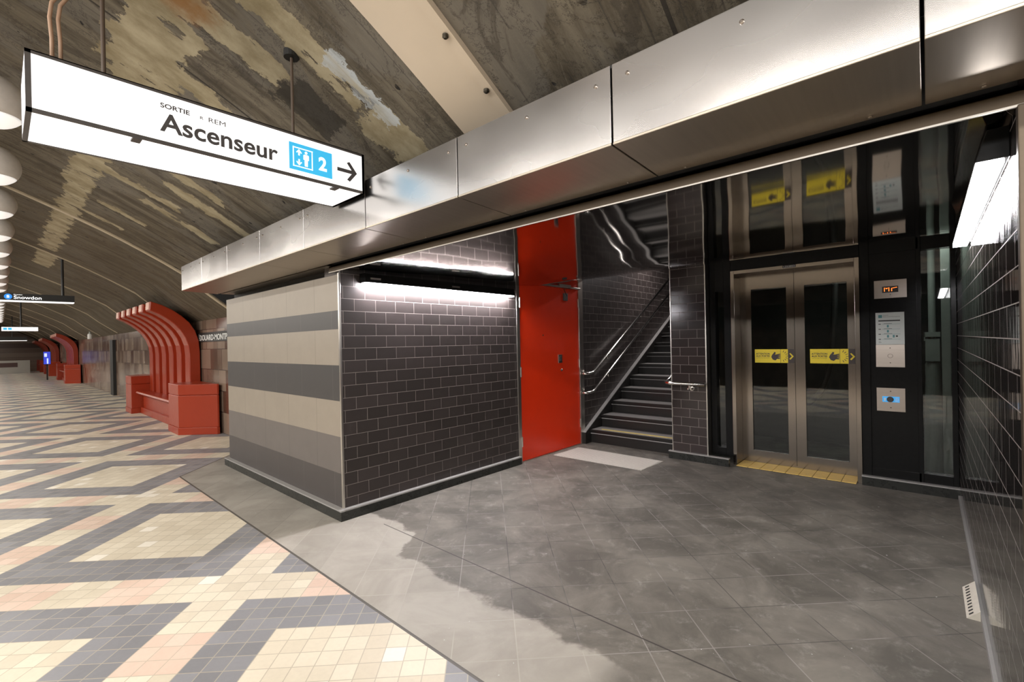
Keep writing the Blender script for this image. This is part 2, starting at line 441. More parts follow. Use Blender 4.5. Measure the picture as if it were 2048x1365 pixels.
# ------------------------------------------------------------------ vault
P = [(2.75, 1.80), (2.55, 1.97), (2.35, 2.12), (2.1, 2.31), (1.80, 2.585), (1.55, 2.73), (1.3, 2.875), (1.14, 2.965), (.9, 3.085), (.59, 3.225), (.3, 3.35), (.05, 3.45), (-.3, 3.60), (-.8, 3.80), (-1.5, 4.02), (-2.3, 4.2), (-3.2, 4.33), (-4.2, 4.38)]
def _lin(t):
    k = min(int(t), len(P0)-2); f = t-k; return (P0[k][0]*(1-f)+P0[k+1][0]*f, P0[k][1]*(1-f)+P0[k+1][1]*f)
P0 = P; P = P0[:5]
for q in range(17, (len(P0)-1)*4+1):
    t_ = q/4; hw = min(1.5, t_-4.0, len(P0)-1-t_); ss = [_lin(t_+hw*d/4) for d in range(-4, 5)]
    P.append((sum(a[0] for a in ss)/9, sum(a[1] for a in ss)/9))
P = P+[(-8.4-a, b) for a, b in P[:-1][::-1]]
def vz(y):
    for (a, b), (c2, d) in zip(P, P[1:]):
        if c2 <= y <= a: return d+(b-d)*(y-c2)/(a-c2)
    return P[0][1]
mb = MB(); xs = [XFAR+i*(-7.985-XFAR)/18 for i in range(19)]+[-5, -2, 1, 4, 7]
for xx in xs: mb.v += [(xx, a, b) for a, b in P]
for i in range(len(xs)-1):
    for j in range(len(P)-1):
        if xs[i] > -7.99 and j < 4: continue
        mb.face([i*len(P)+j, i*len(P)+j+1, (i+1)*len(P)+j+1, (i+1)*len(P)+j])
o = struct('ceiling', mb, 'vault_concrete', 'stained bare concrete vault over the platform', smooth_=True)
def vstrip(name, xa, xb, th, m, y1=2.5, y0=-4.2, parent=None, struct_=True):
    mb = MB(); ys = [y1+(y0-y1)*i/30 for i in range(31)]
    for yy in ys:
        zz = vz(yy); mb.v += [(xa, yy, zz+.02), (xb, yy, zz+.02), (xb, yy-.3*th, zz-th), (xa, yy-.3*th, zz-th)]
    for i in range(30):
        for k in range(4): mb.face([4*i+k, 4*i+(k+1) % 4, 4*i+4+(k+1) % 4, 4*i+4+k])
    mb.face([0, 1, 2, 3]); mb.face([120, 121, 122, 123])
    return struct(name, mb, m) if struct_ else obj(name, mb, m, parent)
n = 1
for xx, wd in ((-8.1, .085), (-11.5, .04), (-15.1, .06), (-18.8, .06), (-22.4, .06), (-26, .06), (-29.6, .06), (-33.2, .06), (-37, .06), (-41, .06), (-45, .06), (-49, .06)):
    o = vstrip('trim_%d' % n, xx-wd/2, xx+wd/2, .015, 'strip_cream'); n += 1
NTRIM = n
# pale sheet metal cover across the vault
t = thing('ceiling_cover', 'pale cream sheet metal cover strip bolted across the concrete vault', 'ceiling cover', (-1.7, 1.7, vz(1.7)))
vstrip('cover_sheet', -1.88, -1.545, .02, 'cream_sheet', y1=1.77, parent=t, struct_=False)
vstrip('cover_flange', -1.59, -1.535, .028, 'cream_sheet', y1=1.77, parent=t, struct_=False)
for yy in (1.60, 1.35, 1.11, .86, .6):
    obj('bolt', MB().lathe([(.014, .0), (.014, -.012), (.007, -.018)], (-1.565, yy-.01, vz(yy)-.03), 10), 'bolt_dark', t)

# ------------------------------------------------------------------ tiled corner block (striped face + black brick face)
t = MB(); SX0 = -6.49
lv = [.09, .375, .684, .985, 1.287, 1.592, 1.750, 2.05]
names = ['grey_tile', 'taupe_tile', 'cream_tile', 'charcoal_tile', 'cream_tile', 'charcoal_tile', 'cream_tile']
for i in range(7): t.m(i).box(SX0, XA-.012, YA, YA+.03, lv[i], lv[i+1])
struct('wall_striped', t, names, 'end of a tiled block with cream and charcoal horizontal stripes')
struct('wall_block_core', MB().box(SX0+.002, XA-.013, YA+.03, 2.6, 0, 2.05), 'dark_paint', 'dark back of the striped tiled block')
bpy.data.objects['wall_block_core'].name = 'wall_core'
struct('wall_left', MB().box(XA-.25, XA, YA+.001, 4.14, .09, 2.32), 'brick_left', 'dark glazed brick wall lit by a linear lamp')
struct('trim_%d' % NTRIM, MB().box(XA-.014, XA+.006, YA-.006, YA+.012, .09, 2.10), 'trim_steel', 'steel corner bead between striped and black tiles', bevel=.002); NTRIM += 1
def base(name, segs, h=.078, lab=None):   # segs: list of plan boxes (x0,x1,y0,y1)
    mb = MB()
    for a in segs: mb.m(0).box(a[0], a[1], a[2], a[3], 0, h)
    for a in segs: mb.m(1).box(a[0]-.002, a[1]+.002, a[2]-.002, a[3]+.002, h, h+.012)
    return struct(name, mb, ['black_stone', 'stone_edge'], lab)
base('baseboard_left', [(SX0-.04, XA+.045, YA-.045, YA), (XA, XA+.045, YA, 4.14)], lab='black stone skirting round the tiled corner block')
# mouth soffit back wall, roof of block
struct('wall_platform', MB().box(XFAR, SX0+.01, 2.55, 2.75, 0, 2.04), 'brown_wall_tiles', 'brown glazed tile wall along the platform')
struct('wall_front', MB().box(XR+.03, 7, 1.87, 2.1, 0, 2.6), 'brick_front', 'wall to the right of the alcove mouth')
# ------------------------------------------------------------------ steel fascia and soffit
t = thing('steel_bulkhead', 'long stainless steel bulkhead of riveted panels above the alcove mouth', 'bulkhead', (-2, 1.467, 2.15))
FY, PW = 1.467, .8232
def slab(xa, xb, ya, za, yb, zb, th=.01):
    return MB().add([(xa, ya, za), (xb, ya, za), (xb, yb, zb), (xa, yb, zb), (xa, ya, za+th), (xb, ya, za+th), (xb, yb, zb+th), (xa, yb, zb+th)],
                  [(0, 1, 2, 3), (4, 5, 6, 7), (0, 1, 5, 4), (1, 2, 6, 5), (2, 3, 7, 6), (3, 0, 4, 7)])
ZT = 2.428
for k in range(-8, 4):
    xa, xb = k*PW+.0035 if k > -8 else -6.57, (k+1)*PW-.0035
    obj('fascia_panel', MB().box(xa, xb, FY, FY+.012, 2.15, ZT), 'fascia_steel', t, bevel=.002)
    obj('soffit_panel', slab(xa, xb, FY-.002, 2.142, 1.838, 2.126), 'soffit_steel', t, bevel=.002)
    for sx in (xa+.06, (xa+xb)/2+.02, xb-.06):
        obj('screw', MB().lathe([(.007, 0), (.007, -.0035), (.004, -.006)], (sx, FY, ZT-.055), 10, 'y'), 'plate_steel', t)
    for sx in (xa+.12, xb-.12):
        obj('screw', MB().lathe([(.006, 0), (.006, -.003), (.003, -.005)], (sx, 1.815, 2.126), 8), 'plate_steel', t)
obj('end_plate', MB().box(-6.572, -6.56, FY+.002, 1.9, 2.145, ZT), 'fascia_steel', t)
obj('top_plate', MB().box(-6.56, 3.29, FY+.004, 1.86, ZT-.01, ZT), 'dark_paint', t)
obj('inner_soffit_panel', MB().box(-6.50, XA-.09, 1.856, 2.0, 2.124, 2.132), 'soffit_steel', t)
struct('wall_upper', MB().box(-6.49, XA-.26, 2.0, 2.06, 2.05, 2.42), 'dark_paint', 'dark closing strip above the tiled block')
struct('wall_upper.001', MB().box(XA-.26, 3.29, 1.90, 1.95, 2.135, 2.42), 'dark_paint', 'dark closing strip above the alcove mouth')
struct('ceiling.004', MB().box(-6.56, 3.29, 1.87, 2.3, 2.43, 2.45), 'dark_paint', 'top of the bulkhead')
# ------------------------------------------------------------------ alcove ceiling (polished, wavy)
def cz(x, y):
    f = max(0, min(1, (y-3.9)/(5.62-3.9))); s = f*f*(1.6-.6*f)
    base_ = 2.085+.035*min(1, (y-1.88)/2.2)+.225*s
    e = min(1, (y-1.9)/.3)
    w = .0011*math.sin(5.3*y+1.5*x+.6)*math.sin(2.3*x+.4)+.0004*math.sin(9*y-2*x)+.0008*math.sin(6.5*x+2*y)*max(0, min(1, -x-2.0))
    return base_+w*max(0, e)
nx, ny = 90, 110; mb = MB()
X0, X1 = XA-.0, XR+.0
for i in range(nx+1):
    for j in range(ny+1):
        xx = X0+(X1-X0)*i/nx; yy = 1.885+(5.66-1.885)*j/ny; mb.v.append((xx, yy, cz(xx, yy)))
for i in range(nx):
    for j in range(ny): mb.face([i*(ny+1)+j, (i+1)*(ny+1)+j, (i+1)*(ny+1)+j+1, i*(ny+1)+j+1])
o = struct('ceiling.001', mb, 'mirror_ceiling', 'mirror polished wavy metal ceiling of the alcove', smooth_=True)
md = o.modifiers.new('solid', 'SOLIDIFY'); md.thickness = .01; md.offset = 1
struct('trim_%d' % NTRIM, MB().box(XA-.09, XR+.6, 1.872, 1.885, 2.068, 2.118).box(XA-.09, XR+.6, 1.872, 1.93, 2.108, 2.118).m(1).box(XA-.09, XR+.6, 1.869, 1.872, 2.066, 2.072), ['brown_metal', 'trim_steel'], 'steel edge of the polished alcove ceiling'); NTRIM += 1
# ------------------------------------------------------------------ right wall
struct('wall_right', MB().box(XR, XR+.2, 1.88, 7.6, 0, 2.40), 'brick_right', 'very glossy black brick wall at the right of the alcove')
struct('baseboard_right', MB().box(XR-.014, XR, 1.9, YE-.05, 0, .035), 'stone_edge', 'worn pale metal strip at the foot of the right wall')
struct('trim_%d' % NTRIM, MB().box(XR-.004, XR+.04, 1.862, 1.90, 0, 2.07), 'brown_metal', 'brown steel corner post at the right of the mouth', bevel=.003); NTRIM += 1
# ------------------------------------------------------------------ lamps in the alcove
t = thing('linear_wall_lamp', 'long black linear lamp glowing downwards on the dark brick wall', 'lamp', (XA, 3.05, 1.98))
obj('housing', MB().prism([(XA, 1.990), (XA+.075, 1.990), (XA+.082, 2.0), (XA+.05, 2.10), (XA, 2.11)], 2.10, 4.02, 'y') if False else MB().add(
    [(XA, 2.10, 1.99), (XA+.10, 2.10, 1.99), (XA+.08, 2.10, 2.07), (XA, 2.10, 2.07), (XA, 4.02, 1.99), (XA+.10, 4.02, 1.99), (XA+.08, 4.02, 2.07), (XA, 4.02, 2.07)],
    [(0, 1, 2, 3), (4, 5, 6, 7), (0, 1, 5, 4), (1, 2, 6, 5), (2, 3, 7, 6), (3, 0, 4, 7)]), 'black_steel', t, bevel=.003)
obj('diffuser', MB().box(XA+.012, XA+.092, 2.115, 4.005, 1.978, 1.99), 'tube_glow', t)
for yy in (2.2, 3.12): obj('rating_plate', MB().box(XA+.085, XA+.098, yy-.05, yy+.05, 2.018, 2.034), 'plate_steel', t)
t = thing('linear_wall_lamp', 'bright white linear lamp high on the glossy right wall', 'lamp', (XR, 2.97, 1.98))
obj('housing', MB().add([(XR, 2.06, 1.985), (XR-.078, 2.06, 1.985), (XR-.05, 2.06, 2.08), (XR, 2.06, 2.08), (XR, 3.89, 1.985), (XR-.078, 3.89, 1.985), (XR-.05, 3.89, 2.09), (XR, 3.89, 2.09)],
    [(0, 1, 2, 3), (4, 5, 6, 7), (0, 1, 5, 4), (1, 2, 6, 5), (2, 3, 7, 6), (3, 0, 4, 7)]), 'black_steel', t, bevel=.003)
obj('diffuser', MB().box(XR-.073, XR-.012, 2.07, 3.88, 1.972, 1.985), 'tube_glow_right', t)
# small vent at the foot of the right wall
t = thing('floor_vent', 'small beige slotted vent plate at the foot of the glossy right wall', 'vent', (XR-.03, 3.46, 0))
obj('frame', MB().add([(XR-.066, 3.27, .0), (XR-.015, 3.27, .05), (XR-.015, 3.27, .0), (XR-.066, 3.66, .0), (XR-.015, 3.66, .05), (XR-.015, 3.66, 0)],
    [(0, 1, 2), (3, 4, 5), (0, 1, 4, 3), (1, 2, 5, 4), (2, 0, 3, 5)]), 'vent_beige', t)
for i in range(10):
    y0 = 3.29+i*.037; obj('slot', MB().add([(XR-.056, y0, .0125), (XR-.040, y0, .0285), (XR-.040, y0+.012, .0285), (XR-.056, y0+.012, .0125)]
        + [(XR-.056, y0, .0110), (XR-.040, y0, .027), (XR-.040, y0+.012, .027), (XR-.056, y0+.012, .011)], [(0, 1, 2, 3), (4, 5, 6, 7), (0, 1, 5, 4), (1, 2, 6, 5), (2, 3, 7, 6), (3, 0, 4, 7)]), 'dark_paint', t)

# ------------------------------------------------------------------ red service door
struct('wall_door_head', MB().box(XA-.25, XA-.06, 4.14, 5.56, 0, 2.6), 'dark_paint')
bpy.data.objects['wall_door_head'].name = 'wall_left.001'
d = struct('door_1', MB().box(XA-.045, XA-.002, 4.20, 5.455, .014, 2.36), 'red_door_paint', 'orange red steel double service door reaching the ceiling', bevel=.002)
obj('door_frame', MB().box(XA-.05, XA+.008, 4.14, 4.196, 0, 2.36).box(XA-.05, XA+.012, 5.459, 5.56, 0, 2.36), 'trim_steel', d, bevel=.002)
obj('threshold', MB().box(XA-.04, XA+.012, 4.196, 5.459, 0, .012), 'trim_steel', d)
for zz in (1.93, 1.09, .25):
    obj('hinge', MB().box(XA-.002, XA+.008, 4.197, 4.212, zz-.06, zz+.06).tube([(XA+.008, 4.197, zz-.06), (XA+.008, 4.197, zz+.06)], .007, 8), 'trim_steel', d)
    obj('hinge', MB().box(XA-.002, XA+.008, 5.443, 5.459, zz-.01, zz+.11).tube([(XA+.008, 5.459, zz-.01), (XA+.008, 5.459, zz+.11)], .007, 8), 'trim_steel', d)
o = obj('door_closer', MB().box(XA+.004, XA+.05, 4.50, 5.45, 2.165, 2.19).box(XA+.004, XA+.04, 4.98, 5.24, 2.185, 2.215), 'trim_steel', d, bevel=.003)
obj('closer_arm', MB().tube([(XA+.05, 5.2, 2.17), (XA+.09, 5.0, 2.14), (XA+.05, 5.12, 2.06)], .006, 8), 'bolt_dark', d)
obj('alarm_contact', MB().box(XA-.002, XA+.018, 5.10, 5.19, 2.00, 2.10), 'sign_frame', d, bevel=.003)
obj('lock_plate', MB().m(0).box(XA-.002, XA+.006, 4.965, 5.05, 1.165, 1.275).m(1).box(XA+.006, XA+.012, 4.985, 5.03, 1.19, 1.25), ['plate_steel', 'sign_frame'], d, bevel=.002)
obj('key_cylinder', MB().lathe([(.018, 0), (.018, .01), (.010, .016)], (XA-.002, 5.035, 1.07), 16, 'x'), 'plate_steel', d)
obj('peephole', MB().lathe([(.009, 0), (.009, .006)], (XA-.002, 4.65, 1.535), 12, 'x'), 'bolt_dark', d)

# ------------------------------------------------------------------ stairwell
YS = 5.64; RISE, RUN = .172, .302; SXL, SXR = -3.60, -2.335
struct('wall_stair_left', MB().box(XA-.25, XA, 5.56, 13, 0, 6.2), 'brick_left', 'dark brick wall rising beside the stairs')
struct('wall_stair_right', MB().add([(SXR, 5.54, 0), (SXR+.1, 5.54, 0), (SXR+.1, 13, 0), (SXR, 13, 0), (SXR, 5.54, 6.2), (SXR+.1, 5.54, 6.2), (SXR+.1, 13, 6.2), (SXR, 13, 6.2)],
   [(0, 1, 2, 3), (4, 5, 6, 7), (0, 1, 5, 4), (1, 2, 6, 5), (2, 3, 7, 6), (3, 0, 4, 7)]), 'brick_left', 'dark brick wall right of the stairs')
struct('wall_stair_end', MB().box(XA, SXR, 12.8, 13, 2, 6.2), 'dark_paint', 'dark far end of the stairwell')
struct('ceiling.002', MB().add([(XA, 5.67, 2.36), (SXR, 5.67, 2.36), (SXR, 12.9, 6.2), (XA, 12.9, 6.2), (XA, 5.67, 2.44), (SXR, 5.67, 2.44), (SXR, 12.9, 6.28), (XA, 12.9, 6.28)],
   [(0, 1, 2, 3), (4, 5, 6, 7), (0, 1, 5, 4), (1, 2, 6, 5), (2, 3, 7, 6), (3, 0, 4, 7)]), 'dark_paint', 'sloping ceiling over the stairs')
t = thing('staircase', 'black staircase with grey treads climbing behind the brick pillar', 'stairs', (-2.95, YS, 0))
NS = 20
for k in range(NS):
    y0 = YS+k*RUN; z1 = .022+RISE*(k+1)
    mb = MB().m(0).box(SXL, SXR, y0+.012, y0+RUN+.012, max(0, z1-RISE-.02), z1-.03)
    mb.m(0).box(SXL, SXR, y0-.012, y0+RUN+.012, z1-.03, z1-.004)
    mb.m(1).box(SXL+.03, SXR, y0-.006, y0+RUN-.04, z1-.004, z1)
    mb.m(2).box(SXL, SXR, y0-.004, y0+.012, z1-.064, z1-.056)
    if k == 0: mb.m(3).box(SXL+.15, SXR, y0+.035, y0+.075, z1, z1+.003)
    obj('step', mb, ['riser_black', 'tread_grey', 'stone_edge', 'yellow_line'], t, 'lowest step with yellow line' if k == 0 else None)
sl = RISE/RUN
obj('stringer', MB().prism([(YS-.13, 0), (YS-.13, .16), (YS+NS*RUN, .16+sl*(NS*RUN+.13)), (YS+NS*RUN, sl*(NS*RUN)-.1), (YS+.3, 0)], XA, SXL, 'x'), 'riser_black', t)
obj('stringer_cap', MB().add([(XA, YS-.13, .16), (SXL+.004, YS-.13, .16), (SXL+.004, YS+NS*RUN, .16+sl*(NS*RUN+.13)), (XA, YS+NS*RUN, .16+sl*(NS*RUN+.13)),
   (XA, YS-.13, .172), (SXL+.004, YS-.13, .172), (SXL+.004, YS+NS*RUN, .172+sl*(NS*RUN+.13)), (XA, YS+NS*RUN, .172+sl*(NS*RUN+.13))],
   [(0, 1, 2, 3), (4, 5, 6, 7), (0, 1, 5, 4), (1, 2, 6, 5), (2, 3, 7, 6), (3, 0, 4, 7)]), 'stone_edge', t)
def rail(name, z0, label, y0=5.60, x=XA+.085):
    t = thing(name, label, 'handrail', (x, y0, z0), 'stair handrails')
    s2 = .585
    pts = [(XA+.004, y0-.10, z0), (x-.02, y0-.10, z0), (x, y0-.08, z0), (x, y0+.04, z0+.004), (x, y0+.09, z0+.018), (x, y0+.14, z0+.045), (x, y0+4.6, z0+.045+4.46*s2)]
    obj('rail_tube', MB().tube(pts, .019, 14), 'rail_steel', t, smooth_=True)
    for k in range(4):
        yy = y0+.5+k*1.1; zz = z0+.045+(yy-y0-.14)*s2
        obj('bracket', MB().tube([(x, yy, zz-.018), (x, yy, zz-.06), (XA+.002, yy, zz-.07)], .008, 8), 'rail_steel', t)
rail('handrail', .99, 'upper steel handrail on the left wall of the stairs')
rail('handrail', .72, 'lower steel handrail on the left wall of the stairs')
t = thing('handrail', 'short bent steel handrail wrapping the brick pillar beside the stairs', 'handrail', (-2.15, 5.42, .92), 'stair handrails')
s2 = .585
obj('rail_tube', MB().tube([(-1.915, 5.42, .918)]+[(-2.33, 5.42, .92)]+arc((-2.33, 5.50), .075, 270, 190, 6, 'xy', .925)[1:]+[(-2.405, 5.60, .955), (-2.405, 5.75, 1.04), (-2.405, 8.5, 1.04+2.75*s2)], .021, 14), 'rail_steel', t, smooth_=True)
obj('bracket', MB().lathe([(.03, 0), (.03, -.012)], (-2.09, 5.50, .862), 16, 'y').box(-2.115, -2.065, 5.41, 5.49, .85, .873).box(-2.10, -2.08, 5.41, 5.43, .85, .905), 'rail_steel', t, bevel=.003)
# ------------------------------------------------------------------ pillar
struct('wall_pillar', MB().box(-2.335, -1.925, 5.50, 5.70, .09, 2.36), 'brick_pillar', 'brick pillar between stairs and lift')
struct('trim_%d' % NTRIM, MB().box(-1.926, -1.914, 5.494, 5.72, .09, 2.33).box(-2.341, -2.333, 5.494, 5.51, .09, 2.33), 'trim_steel', 'steel edge beads of the pillar'); NTRIM += 1
base('baseboard_pillar', [(-2.375, -1.68, 5.46, 5.50)], .082, 'black stone skirting at the pillar and lift')
struct('wall_stair_side', MB().box(-2.335, -2.0, 5.7, 5.74, 0, 2.36), 'dark_paint')
bpy.data.objects['wall_stair_side'].name = 'wall_pillar.001'
# ------------------------------------------------------------------ lift front
DY = 5.87
def sc(x, z): return x*DY/5.72, 1.45+(z-1.45)*DY/5.72
t = thing('lift_front', 'stainless steel lift doors with tall glass panes and yellow stickers in black frame', 'lift', (-1.07, YE, 0))
fr = MB().box(-1.91, -1.85, YE, YE+.12, .09, 2.34).box(-1.755, -1.675, YE, YE+.12, .09, 2.34).box(-1.85, -1.755, YE, YE+.12, 1.99, 2.34).box(-1.85, -1.755, YE, YE+.12, .09, .175)
fr.box(-1.675, -.49, YE, YE+.30, 2.215, 2.40)
fr.box(-.49, -.415, YE, YE+.12, .08, 2.40).box(-.415, -.055, YE, YE+.1, 2.228, 2.40).box(-.415, -.055, YE, YE+.1, .08, .175)
fr.box(-.075, -.04, YE, YE+.12, .08, 2.40).box(.155, XR-.002, YE, YE+.12, .08, 2.40).box(-.04, .155, YE, YE+.12, 2.22, 2.40).box(-.04, .155, YE, YE+.12, .08, .18)
obj('black_frame', fr, 'black_steel', t, bevel=.003)
obj('solid_panel', MB().box(-.415, -.075, YE+.014, YE+.05, .17, 2.23), 'black_steel', t, 'black blank panel')
obj('glass_pane', MB().box(-1.852, -1.753, YE+.05, YE+.062, .17, 2.0), 'glass', t)
obj('glass_pane', MB().box(-.042, .157, YE+.04, YE+.052, .175, 2.225), 'glass', t)
obj('steel_surround', MB().box(-1.675, -1.635, YE-.012, DY, 0, 2.214).box(-.53, -.49, YE-.012, DY, 0, 2.214).box(-1.635, -.53, YE-.012, DY, 2.176, 2.214), 'lift_steel', t, bevel=.002)
def leaf(xa, xb, ga, gb, side):
    y0, y1 = DY-.03 + (.02 if side else 0), DY+.012
    zb, zt = .03, 2.19; g0, g1 = sc(0, .178)[1], sc(0, 1.993)[1]
    mb = MB().box(xa, ga, y0, y1, zb, zt).box(gb, xb, y0, y1, zb, zt).box(ga, gb, y0, y1, zb, g0).box(ga, gb, y0, y1, g1, zt)
    o = obj('door_leaf', mb, 'lift_steel', t)
    obj('leaf_glass', MB().box(ga, gb, y0+.018, y0+.026, g0, g1), 'glass', o)
    return o, y0
la, ya0 = leaf(-1.634, sc(-1.058, 0)[0]-.002, sc(-1.482, 0)[0], sc(-1.132, 0)[0], 0)
lb, yb0 = leaf(sc(-1.058, 0)[0]+.002, -.531, sc(-.965, 0)[0], sc(-.598, 0)[0], 0)
def sticker(xa, xb, y, par, lab):
    za, zb = sc(0, 1.168)[1], sc(0, 1.317)[1]; W = xb-xa; H = zb-za; y = y-.001
    ex, ey, ez = (1, 0, 0), (0, 0, 1), (0, -1, 0)
    mb = MB(); o = (xa, y, za)
    mb.m(0).plate([(0, 0), (W, 0), (W, H), (0, H)], o, ex, ey, ez, .001)
    mb.m(1).plate([(W, 0), (W*1.18, 0), (W*1.18, H), (W, H)], o, ex, ey, ez, .001)
    o2 = (xa, y-.001, za)
    mb.m(1).text('ATTENTION', 1, (xa+.04*W, y-.001, za+.60*H), ex, ey, ez, .0008, width=.42*W, height=.13*H, bold=.03)
    mb.text('AUX PORTES', 1, (xa+.04*W, y-.001, za+.43*H), ex, ey, ez, .0008, width=.42*W, height=.13*H, bold=.03)
    mb.text('WATCH FOR THE DOORS', 1, (xa+.045*W, y-.001, za+.33*H), ex, ey, ez, .0008, width=.41*W, height=.045*H)
    hand = [(.505, .45), (.53, .60), (.575, .73), (.60, .82), (.635, .80), (.64, .72), (.615, .64), (.66, .64), (.77, .70), (.775, .63), (.70, .575), (.775, .585), (.775, .52), (.70, .50), (.775, .485), (.775, .42), (.70, .425), (.775, .37), (.76, .31), (.68, .31), (.63, .20), (.55, .26)]
    mb.plate([(p[0]*W, (p[1]-.02)*H) for p in hand], o2, ex, ey, ez, .0008)
    mb.plate([(.782*W, 0), (.79*W, 0), (.79*W, H), (.782*W, H)], o2, ex, ey, ez, .0008)
    for i in range(7):
        a = math.radians(-66+22*i); c_, s_ = math.cos(a), math.sin(a); cx, cy = .80*W, .5*H
        r0, r1 = .30*H, .44*H; wd = .018*H
        p = [(cx+c_*r0*1.0-s_*wd, cy+s_*r0+c_*wd), (cx+c_*r0+s_*wd, cy+s_*r0-c_*wd), (cx+c_*r1+s_*wd, cy+s_*r1-c_*wd), (cx+c_*r1-s_*wd, cy+s_*r1+c_*wd)]
        mb.plate(p, o2, ex, ey, ez, .0008)
    q = [(1.04, .68), (1.07, .72), (1.165, .48), (1.07, .24), (1.035, .30), (1.11, .48)]
    mb.m(0).plate([(p[0]*W, p[1]*H) for p in q], o2, ex, ey, ez, .0008)
    obj('warning_sticker', mb, ['sticker_yellow', 'sticker_black'], par, lab)
sticker(sc(-1.45, 0)[0], sc(-1.124, 0)[0], ya0, la, 'yellow door warning with hand')
sticker(sc(-.921, 0)[0], sc(-.593, 0)[0], yb0, lb, 'yellow door warning with hand')
mb = MB().m(0).box(-1.143, -1.022, YE-.014, YE-.012, 2.184, 2.212).m(1).text('L253852', 1, (-1.135, YE-.0145, 2.188), (1, 0, 0), (0, 0, 1), (0, -1, 0), .0008, width=.105, height=.018)
obj('number_plate', mb, ['ink', 'white_paint'], t)
# plates of the black panel
PY = YE+.014
mb = MB().m(0).box(-.378, -.139, PY-.004, PY, 1.798, 1.968).m(1).box(-.317, -.199, PY-.006, PY-.004, 1.850, 1.909).m(2)
def seg(xx, zz, w_, h_): mb.box(xx, xx+w_, PY-.0068, PY-.006, zz, zz+h_)
for i in range(5): seg(-.303, 1.862+i*.0075, .006, .005)
for i in range(5): seg(-.270, 1.862+i*.0075, .006, .005)
seg(-.292, 1.890, .006, .005); seg(-.281, 1.890, .006, .005); seg(-.287, 1.884, .006, .005)
for i in range(4): seg(-.250, 1.862+i*.0075, .006, .005)
for i in range(4): seg(-.241+i*.009, 1.888+.0015*i, .006, .005)
mb.m(1).lathe([(.004, 0), (.004, -.002)], (-.258, PY-.004, 1.829), 8, 'y')
obj('floor_display', mb, ['plate_steel', 'ink', 'led_orange'], t, 'steel plate with orange lit floor display')
mb = MB().m(0).box(-.372, -.161, PY-.004, PY, 1.144, 1.356)
for a in range(3):
    mb.m(1).lathe([(.020 if a == 1 else .005, 0), (.020 if a == 1 else .005, -.002)], (-.266, PY-.004, (1.185, 1.25, 1.325)[a]), 16, 'y')
mb.m(0).lathe([(.017, 0), (.017, -.002)], (-.266, PY-.0062, 1.25), 16, 'y')
obj('blank_plate', mb, ['plate_steel', 'bolt_dark'], t)
mb = MB().m(0).box(-.372, -.163, PY-.004, PY, .725, .945)
mb.m(1).box(-.330, -.204, PY-.006, PY-.004, .812, .865).m(2).lathe([(.026, 0), (.026, -.006), (.020, -.010)], (-.272, PY-.006, .838), 20, 'y')
mb.m(3).plate([(-.008, -.014), (.002, -.014), (.002, .004), (.009, .004), (-.003, .018), (-.015, .004), (-.008, .004)], (-.308, PY-.006, .836), (1, 0, 0), (0, 0, 1), (0, -1, 0), .001)
mb.box(-.236, -.212, PY-.007, PY-.006, .822, .825).box(-.236, -.212, PY-.007, PY-.006, .850, .853).box(-.236, -.233, PY-.007, PY-.006, .822, .853).box(-.215, -.212, PY-.007, PY-.006, .822, .853).box(-.226, -.222, PY-.007, PY-.006, .829, .846)
for zz in (.760, .915): mb.m(4).lathe([(.006, 0), (.006, -.003)], (-.268, PY-.004, zz), 10, 'y')
obj('call_button_plate', mb, ['plate_steel', 'button_blue', 'ink', 'white_paint', 'bolt_dark'], t, 'steel call button plate with blue label')
# notice (stuck on: its own thing)
mb = MB().m(0).box(-.371, -.160, PY-.003, PY, 1.358, 1.662)
YP = PY-.003
def ln(xa, xb, za, zb, k): mb.m(k).box(xa, xb, YP-.0006, YP, za, zb)
ln(-.350, -.322, 1.612, 1.640, 2); mb.m(1).text('Station', 1, (-.315, YP, 1.632), (1, 0, 0), (0, 0, 1), (0, -1, 0), .0006, width=.04, height=.007)
mb.m(1).text('Édouard-Montpetit', 1, (-.315, YP, 1.615), (1, 0, 0), (0, 0, 1), (0, -1, 0), .0006, width=.125, height=.012)
ln(-.350, -.190, 1.578, 1.590, 1)
for i, zz in enumerate((1.552, 1.504, 1.456, 1.408)):
    ln(-.350, -.332, zz-.003, zz+.004, 1); ln(-.325, -.190, zz-.001, zz+.001, 2)
    if i < 3: ln(-.287, -.273, zz-.032, zz-.008, 2)
    ln(-.31, -.25, zz+.003, zz+.006, 1)
ln(-.245, -.231, 1.424, 1.448, 2); mb.m(1).lathe([(.008, 0), (.008, -.001)], (-.215, YP, 1.436), 14, 'y')
ln(-.350, -.335, 1.388, 1.390, 1); ln(-.350, -.33, 1.376, 1.379, 1)
tag(obj('level_notice', mb, ['paper', 'ink', 'teal_ink'], centre=True), 'white printed notice listing lift levels on the black panel', 'notice')
base('baseboard_lift', [(-.492, XR-.002, YE-.05, YE)], .082, 'black stone skirting under the lift side panels')
# yellow threshold tiles
mb = MB()
mb.m(1).box(-1.632, -.534, 5.555, 5.845, .0, .003)
for i in range(9):
    xa = -1.632+i*.122; mb.m(0).box(xa+.002, xa+.119, 5.557, 5.845, .003, .010)
tag(obj('threshold_tiles', mb, ['yellow_tile', 'black_matte'], bevel=.001, centre=True), 'row of yellow tiles on the floor before the lift doors', 'tactile tiles')
struct('wall_sill', MB().box(-1.635, -.53, 5.848, 5.93, .0, .028), 'lift_steel', 'metal door sill of the lift')
bpy.data.objects['wall_sill'].name = 'trim_%d' % NTRIM; NTRIM += 1
